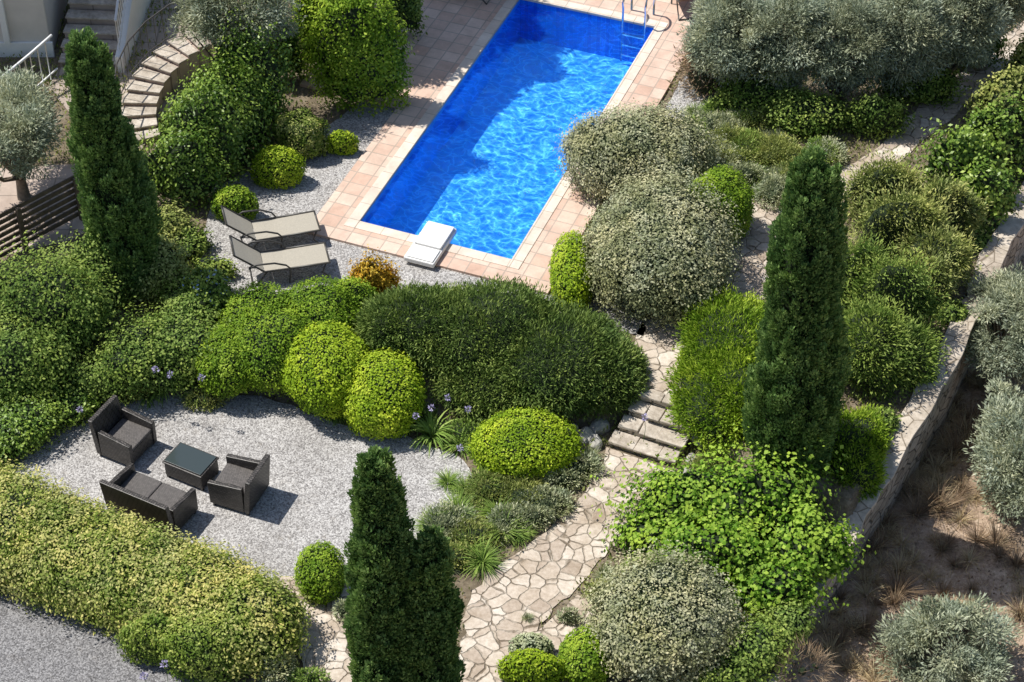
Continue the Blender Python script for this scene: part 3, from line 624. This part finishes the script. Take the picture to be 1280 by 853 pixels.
S('juniper_shrub','low green juniper spreading along the wall','shrub','bright',[(1062,555,44,40,.6,-.2),(1066,592,34,28,.5,-.3)],**jk)
fe_=dict(L=.08,W=.022,mode='out',amp=.4,nb=60,k=14,sub=14,fluff=.22,lf=.15,depth=.24,cov=1.9,subr=(.2,.48))
S('pistachio_shrub','tall mid-green shrub near the wall','shrub','mid',[(1085,440,50,56,1.4,0),(1112,385,50,50,1.5,0),(1070,360,40,50,1.4,0),(1135,440,30,38,.8,0)],**fe_)
S('pistachio_shrub','feathery yellow-green shrub beside the upper path','shrub','cover',[(1125,300,52,52,1.5,0),(1110,250,46,38,1.2,0),(1165,330,44,45,1.2,0),(1180,275,42,44,1.3,0),(1150,360,36,30,.9,0)],**fe_)
S('broadleaf_shrub','bright leafy shrub above the wall','shrub','glossy',[(1205,215,48,48,1.6,0),(1250,185,50,50,1.6,0),(1225,255,42,40,1.2,0)],L=.085,W=.05,sub=10,**nat)
S('broadleaf_shrub','bushy green shrub near the path end','shrub','cover',[(1265,130,46,34,1.2,0),(1300,80,40,34,1.2,0)],L=.08,W=.045,sub=6,**nat)
S('broadleaf_shrub','dark green undergrowth below the olives','shrub','mid',[(1090,150,36,28,.85,0),(1010,145,45,30,.8,0),(950,125,50,32,.9,0)],sub=6,**nat)
S('broadleaf_shrub','low green undergrowth by the shaded path','shrub','mid',[(1148,108,46,30,.9,0),(1210,62,44,28,.9,0)],sub=6,**nat)
S('dry_shrub','brown withered shrub under the olive','shrub','twig',[(893,85,34,44,1.3,0)],L=.12,W=.018,mode='out',amp=.4,nb=40,fluff=.2,lf=.12,cov=1.6,sub=4)
S('dry_shrub','bare brown twiggy bush near the wall','shrub','twig',[(1003,840,30,24,.45,LOW)],L=.2,W=.006,mode='out',cov=.45,core=.2,amp=.4,nb=40,fluff=.2,lf=.12,sub=4)
S('grapevine','sprawling bright green grapevine over the wall','grapevine','vine',[(862,630,70,44,.95,LOW),(945,632,74,52,1.25,LOW),(900,695,74,48,1.05,LOW),(1008,688,44,50,1.15,LOW),(968,742,50,38,.8,LOW),(815,672,42,32,.6,LOW),(1040,690,24,30,.6,-.4)],L=.072,W=.058,amp=.55,nb=70,k=14,cov=1.9,depth=.4,fluff=.34,sub=14,lf=.22,subr=(.14,.44),core=.7)
S('broadleaf_shrub','green shrub hanging at the wall foot','shrub','mid',[(940,810,44,38,.7,LOW),(985,780,30,28,.6,LOW),(905,845,34,26,.5,LOW)],sub=6,**nat)
for u,v,z in [(1120,530,.05),(1165,470,.1),(1205,395,.1),(1045,690,-.35),(1235,300,.1),(1090,595,-.15)]:
    S('trailing_plant','green growth creeping over the wall cap','plant','mid',[(u-16,v,20,18,.4,z-.2)],L=.06,W=.03,sub=6,subr=(.3,.6),group='plants creeping over the wall',**nat)
# trees
cypress(172,372,100,34,94,'dark green columnar cypress on the planted bank',zg=-.2,prof=.36,lump=.10)
cypress(492,900,468,553,110,'green conical cypress with a lower second leader',zg=LOW,prof=.48,second=(540,655,98,.40,-.05),lump=.09)
cypress(985,600,1021,186,120,'tall slender cypress near the stone wall',zg=-.4,prof=.34,lump=.09)
ol=dict(nc=90,nl=280,flat=.9)
cloudtree('olive_tree','silvery olive tree near the terrace','olive',295,22,82,56,2.2,**ol)
cloudtree('olive_tree','silvery olive branch hanging over the yard','olive',14,165,56,82,1.5,**ol)
for u,v,ru,rv,z in [(912,40,58,62,1.5),(985,50,66,64,1.5),(1060,52,66,64,1.5),(1130,45,62,60,1.5),(1195,25,60,56,1.6),(1240,-5,56,48,1.7)]:
    cloudtree('olive_tree','dense grey-green olive tree lining the path','olive',u,v,ru,rv,z,nc=130,nl=300,cr=.25,flat=1.05,low=-.95)
cloudtree('olive_tree','silvery olive tree below the wall','olive',1262,410,66,75,-.1,nc=100,nl=260,low=-.9,flat=.9)
cloudtree('olive_tree','silvery olive tree on the dry slope','olive',1276,570,54,82,-.5,nc=95,nl=260,low=-.9,flat=.9)
cloudtree('olive_tree','small olive tree on dry earth','olive',1185,808,84,66,-.9,nc=90,nl=260,cr=.22,low=-.9)
for bu,bv,zz in [(415,28,3.4),(468,-15,3.8)]:
    b0=P(bu,bv,0); uu,vv=PROJ(b0+np.array([0,0,zz])); cloudtree('shade_tree','leafy tree shading the pool deck','mid',uu,vv,80,80,zz,nc=120,nl=260,L=.1,W=.055,base=b0,cat='tree',group='shade trees',flat=.6)
# tufts
for u,v,s in [(205,492,1.0),(250,498,.9),(180,470,.8),(540,548,1.15),(575,560,.9),(420,520,.7),(228,475,.7),(600,570,.6)]: plant_tuft('agapanthus',u,v,s)
for u,v,s in [(605,612,1.1),(630,668,1.2),(602,705,1.2),(572,645,1.1),(622,645,1.1),(582,618,.9),(540,660,1),(560,606,.8),(588,690,1.1),(650,670,.9),(612,590,.8)]: plant_tuft('grass',u,v,s)
for u,v,s in [(735,575,.8),(620,672,1),(545,680,1),(756,722,.7),(660,775,.4),(560,710,.8),(680,585,1)]: plant_tuft('lavender',u,v,s)
lk=dict(mode='out',L=.06,W=.018,amp=.35,nb=40,sub=4,fluff=.15,lf=.12,core=.7,cov=2.0,group='low bedding plants')
for u,v,ru,rv,m_ in [(718,585,26,16,'sage'),(678,628,34,18,'sage'),(655,622,26,18,'cover'),(615,612,28,18,'cover'),(560,655,32,20,'sage'),(590,668,28,16,'cover'),(635,650,24,16,'sage'),(652,600,28,16,'cover'),(665,648,24,13,'sage'),(568,696,24,14,'cover'),(752,742,16,12,'cover'),(712,772,12,8,'sage'),(430,765,10,12,'sage'),(385,850,20,10,'strap'),(905,590,40,22,'cover'),(255,500,22,12,'cover'),(160,480,26,20,'cover'),(515,520,26,16,'strap'),(585,540,22,16,'strap'),(700,600,22,12,'sage')]:
    S('bedding_plant',{'sage':'low silvery grey-green cushion plant','cover':'low olive-green bedding plant in soil','strap':'low fresh green bedding plant'}[m_],'plant',m_,[(u,v,ru,rv,.26)],**lk)
for i in range(30):
    u=rng.uniform(860,1040); v=rng.uniform(120,250); m_=['sage','cover','strap'][int(rng.integers(0,3))]
    if v<295-(u-850)*.25: S('bedding_plant','low plant below the olive hedge','plant',m_,[(u,v,rng.uniform(18,30),rng.uniform(12,20),.35)],**lk)
for i in range(26): 
    u=rng.uniform(850,1000); v=rng.uniform(110,255)
    if v<290-(u-850)*.25: plant_tuft('lavender' if rng.random()<.4 else 'grass',u,v,rng.uniform(.8,1.2))
for i in range(180):
    v=rng.uniform(470,850); u0=np.interp(v,[440,570,655,735,800,890],[1215,1150,1095,1045,1015,985])
    near=rng.random()<.6
    plant_tuft('brush' if rng.random()<.35 else 'dry',u0+abs(rng.normal(0,60)) if near else rng.uniform(u0,1290),v,rng.uniform(.45,1.15))
def flower(u,v,h):
    q=P(u,v,-.6); zg=float(T(q[0],q[1],False)); p=P(u,v,zg+h); 
    e=empty('agapanthus_flower',(p[0],p[1],zg)); meta(e,'purple agapanthus flower head on a thin stem','flower',None,'agapanthus flowers')
    tube('stem',[([(0,0,0),(.02,0,h*.5),(0,0,h)],.004)],'strap',e,4)
    d=unit(rng.normal(size=(40,3))); V=leafquads(np.array([0,0,h])+d*.03,d,.045,.02,'out'); me=rawmesh('flower_head',V,np.arange(160).reshape(-1,4),['purple'],None,rng.random(40)); c=link(bpy.data.objects.new('flower_head',me)); c.parent=e
for u,v in [(585,512),(560,497),(540,510),(575,560),(195,462),(212,468),(252,472),(806,522),(100,512),(520,520),(205,830),(180,845)]: flower(u,v,.55)
def cover(name,label,mat,n,x0,x1,y0,y1,test,L,W,mode,patch=True,hh=.12):
    x=rng.uniform(x0,x1,n);y=rng.uniform(y0,y1,n); k=test(x,y)
    if patch: k&=(np.sin(x*2.1+1.3*np.sin(y*1.7))+np.sin(y*2.6+1.1*np.sin(x*1.9))+rng.normal(0,.7,n))>-.8
    for poly in POLYS: k&=~inpoly(x,y,poly)
    x=x[k];y=y[k]; z=T(x,y,False); pos=np.stack([x,y,z+rng.random(len(x))**2*hh],-1); nr=np.tile([0,0,1.],(len(x),1))
    V=leafquads(pos,nr,L,W,mode); q=np.arange(len(V)).reshape(-1,4)
    o=link(bpy.data.objects.new(name,rawmesh(name,V,q,[mat],None,np.clip(rng.normal(.45,.22,len(q)),0,1)))); meta(o,label,'ground cover','stuff')
gx=lambda y:np.interp(y,wl[:,1],wl[:,0])
cover('ground_cover','low mixed green ground cover plants','cover',190000,-12,12,-8.5,13.5,lambda x,y:(x<gx(y)-.3),.08,.03,'out')
cover('dry_grass','sparse straw and dead grass on bare earth','straw',50000,2,13,-8.5,8,lambda x,y:(x>gx(y)+.3),.12,.008,'out',True,.05)
cover('leaf_litter','fallen leaves and twigs on the soil','twig',60000,-12,13,-8.5,13,lambda x,y:(x>gx(y))|(rng.random(len(x))<.4),.05,.028,'flat',False,.02)
# ---------------------------------------------------------------- furniture
def rattan_seat(name,pos,ang,width,label,cat,grp=None):
    e=empty(name,pos,ang); meta(e,label,cat,None,grp); hw=width/2; D=.36; e.scale=(.96,.96,.96)
    for x in (-D+.04,D-.06):
        for y in (-hw+.04,hw-.04): box('leg',(x-.02,y-.02,0),(x+.02,y+.02,.08),'frame',e,.003)
    box('seat_base',(-D+.02,-hw+.07,.07),(D-.02,hw-.07,.34),'rattan',e,.015)
    if width>1:
        box('seat_cushion',(-D+.1,-hw+.085,.342),(D-.015,-.005,.40),'cushion',e,.02); box('seat_cushion',(-D+.1,.005,.342),(D-.015,hw-.085,.40),'cushion',e,.02)
    else: box('seat_cushion',(-D+.1,-hw+.085,.342),(D-.015,hw-.085,.40),'cushion',e,.02)
    for s in (-1,1):
        y0,y1=(hw-.085,hw) if s>0 else (-hw,-hw+.085)
        prism('armrest',[(-D+.085,.06),(D,.06),(D+.01,.53),(-D+.085,.60)],y0,y1,'rattan',e)
    prism('backrest',[(-D-.01,.06),(-D+.08,.06),(-D+.06,.40),(-D+.0,.80),(-D-.09,.80)],-hw,hw,'rattan',e)
    return e
rattan_seat('armchair',P(160,562,LOW+.02),math.radians(-28),.74,'dark woven rattan armchair on gravel','armchair','rattan armchairs')
rattan_seat('armchair',P(300,620,LOW+.02),math.radians(158),.74,'dark woven rattan armchair angled toward the table','armchair','rattan armchairs')
rattan_seat('garden_sofa',P(192,640,LOW+.02),math.radians(62),1.32,'dark woven rattan two-seat sofa on gravel','sofa')
tb=empty('coffee_table',P(241,594,LOW+.02),math.radians(-28)); meta(tb,'low dark rattan coffee table with glass top','coffee table')
box('table_base',(-.36,-.24,.05),(.36,.24,.36),'rattan',tb,.015); box('table_top',(-.35,-.23,.362),(.35,.23,.378),'glass',tb,.004)
for x in (-.33,.33):
    for y in (-.21,.21): box('leg',(x-.02,y-.02,0),(x+.02,y+.02,.05),'frame',tb,.003)
box('shelf_rim',(-.38,-.26,.33),(.38,.26,.359),'rattan',tb,.008)
def lounger(pos,ang,label,mt='sling'):
    e=empty('sun_lounger',pos,ang); meta(e,label,'sun lounger',None,'sun loungers'); w_=.30; e.scale=(.90,.93,.93)
    ba=math.radians(42); bl=.72; x0=-.25
    bx,bz=x0-bl*math.cos(ba),.34+bl*math.sin(ba)
    prof=[(x0,.35),(x0+.4,.335),(x0+.9,.345),(x0+1.25,.35)]
    def slingmesh(nm,pf):
        V=[];Fc=[]
        for x,z in pf: V+=[(x,-w_+.02,z),(x,w_-.02,z),(x,w_-.02,z-.012),(x,-w_+.02,z-.012)]
        for i in range(len(pf)-1):
            o=4*i; Fc+=[(o,o+4,o+5,o+1),(o+3,o+2,o+6,o+7),(o,o+3,o+7,o+4),(o+1,o+5,o+6,o+2)]
        l=4*(len(pf)-1); Fc+=[(0,1,2,3),(l,l+3,l+2,l+1)]
        o=pymesh(nm,V,Fc,mt); o.parent=e
    slingmesh('seat_sling',prof); slingmesh('back_sling',[(x0-.01,.355),(x0-bl*.5*math.cos(ba),.35+bl*.5*math.sin(ba)-.01),(bx,bz+.01)])
    for s in (-w_,w_):
        tube('side_rail',[([(bx-.02,s,bz+.02),(x0,s,.35),(x0+.4,s,.345),(x0+1.27,s,.35)],.02)],'frame',e)
        tube('leg',[([(x0+1.2,s,.35),(x0+1.12,s,.15),(x0+1.25,s,.0)],.016)],'frame',e)
        tube('leg',[([(x0+.05,s,.35),(x0-.1,s,.15),(x0-.25,s,.0)],.016)],'frame',e)
        tube('armrest',[([(x0-.3,s*1.12,.5),(x0-.15,s*1.15,.58),(x0+.2,s*1.15,.56),(x0+.42,s*1.1,.46),(x0+.5,s*1.02,.35),(x0+.46,s*1.02,.0)],.018)],'frame',e)
    for pr_ in [([(x0+1.27,-w_,.35),(x0+1.27,w_,.35)],.02),([(bx-.02,-w_,bz+.02),(bx-.02,w_,bz+.02)],.02),([(x0-.25,-w_,.02),(x0-.25,w_,.02)],.015)]: tube('cross_bar',[pr_],'frame',e)
    return e
lounger(P(335,304,.015),math.radians(15),'beige sling sun lounger with raised back on gravel')
lounger(P(346,343,.015),math.radians(13),'beige sun lounger with raised back beside green hedge')
for lx,ly,a in [(-1.0,7.75,160),(3.35,8.9,100)]:
    p=PO+PX*lx+PY*ly; lounger((p[0],p[1],.062),math.radians(a),'brown sun lounger at the end of the pool deck','brownsling')
# ---------------------------------------------------------------- fence
fa=P(-40,352,0); fbp=P(103,275,0); dv=fbp-fa; fl=np.linalg.norm(dv); fe=empty('slatted_fence',fa,math.atan2(dv[1],dv[0])); meta(fe,'dark brown horizontal slat fence beside the yard','fence')
for x in (0,fl/2,fl): box('post',(x-.04,-.04,-.2),(x+.04,.04,.95),'wood',fe,.005)
V,Fc=multi([slab(-.03,.045,fl+.03,.07,z,z+.085) for z in np.arange(.08,.9,.135)]); o=pymesh('slat_panel',V,Fc,'wood'); o.parent=fe
# ---------------------------------------------------------------- house and terrace
hc=P(66,70,0); hx=hc[0]; hy=hc[1]
ho=empty('house',(hx-2,hy,0)); meta(ho,'cream rendered villa beside pale entrance stairs','house','structure')
box('wall',(-4,0,0),(2,5,4.5),'cream',ho,.02); box('plinth',(-4,-.06,0),(2.05,-.003,.35),'whitepaint',ho,.01)
box('pilaster',(1.1,-.10,.352),(1.22,-.004,4.5),'whitepaint',ho,.01)
st2=empty('entrance_stairs',P(74,84,0),math.radians(-4)); meta(st2,'stone stairs climbing beside the villa wall','stairs','structure')
for i in range(9):
    box('riser',(0.02,i*.3+.02,0),(1.16,(i+1)*.3,.15*(i+1)-.041),'terrace',st2,.005)
    box('tread',(0,i*.3-.02,.15*(i+1)-.04),(1.18,(i+1)*.3-.022,.15*(i+1)),'stepstone',st2,.01)
prism('side_wall',[(0,0),(2.9,0),(2.9,1.75),(.25,.45),(0,.4)],0,.16,'whitepaint',st2,.02)
sw=[o for o in st2.children if o.name.startswith('side_wall')][0]; sw.rotation_euler=(0,0,math.pi/2); sw.location=(1.36,-.15,0)
def railing(pts,label,mat='whitepaint',r=.028,hgt=.9,step=.16,name='stair_railing'):
    o0=np.array(pts[0]); rl=empty(name,o0); meta(rl,label,'railing'); pp=[np.array(p)-o0 for p in pts]
    tube('top_rail',[([tuple(p+np.array([0,0,hgt])) for p in pp],r)],mat,rl); tube('bottom_rail',[([tuple(p+np.array([0,0,.12])) for p in pp],r*.7)],mat,rl)
    for i in range(len(pp)-1):
        l=np.linalg.norm(pp[i+1]-pp[i]); k=max(1,int(l/step))
        for t in np.arange(k)/k:
            q=pp[i]*(1-t)+pp[i+1]*t; tube('baluster',[([tuple(q),tuple(q+np.array([0,0,hgt]))],r*.42)],mat,rl,6)
railing([P(-10,162,.0),P(20,138,.0),P(46,116,.0),P(73,92,.1)],'white metal railing along the entrance stairs')
s0=P(74,84,0); railing([s0+np.array([1.28,-.1,.45]),s0+np.array([1.34,1.2,1.1]),s0+np.array([1.42,2.6,1.75])],'white metal railing beside the stair wall',hgt=.7)
sheet('house_terrace',[(60,110),(75,84),(155,84),(160,-60),(262,-60),(258,78),(215,130),(175,190),(130,200),(95,150)],.03,'walkway','brown stone walkway in shade below the villa')
# curved flight: wedge treads fanned round an arc
a0=P(178,180,0); a1=P(262,80,0); ctr=(a0+a1)/2; dd=a1-a0; ln=np.linalg.norm(dd); nrm_=np.array([dd[1],-dd[0],0])/ln
R_=ln*.72; cen=ctr+nrm_*math.sqrt(R_**2-(ln/2)**2)
t0=math.atan2(*(a0-cen)[[1,0]]); t1=math.atan2(*(a1-cen)[[1,0]])
if t1-t0>math.pi: t1-=2*math.pi
if t0-t1>math.pi: t1+=2*math.pi
st3=empty('curved_steps',cen); meta(st3,'curved pale stone steps with thin dark handrail','stairs','structure')
ns_=10
def wedge(nm,ta,tb_,r0,r1,z0,z1,mt,bv):
    pts=[(math.cos(t)*r,math.sin(t)*r) for t,r in [(ta,r0),(ta,r1),(tb_,r1),(tb_,r0)]]
    o=pymesh(nm,[(x,y,z0) for x,y in pts]+[(x,y,z1) for x,y in pts],BF,mt,bevel=bv); o.parent=st3
for i in range(ns_):
    ta=t0+(t1-t0)*i/ns_; tb_=t0+(t1-t0)*(i+.97)/ns_
    wedge('riser',ta,tb_,R_-.34,R_+.30,.032,.065*i+.09,'terrace',.004)
    wedge('tread',ta-(t1-t0)*.01,tb_-(t1-t0)*.02,R_-.37,R_+.33,.065*i+.092,.065*i+.125,'stepstone',.006)
railing([cen+np.array([math.cos(t0+(t1-t0)*k)*(R_+.34),math.sin(t0+(t1-t0)*k)*(R_+.34),.1+.6*k]) for k in np.linspace(0,1,7)],'thin dark handrail along the curved steps','frame',.016,.8,.2,'handrail')
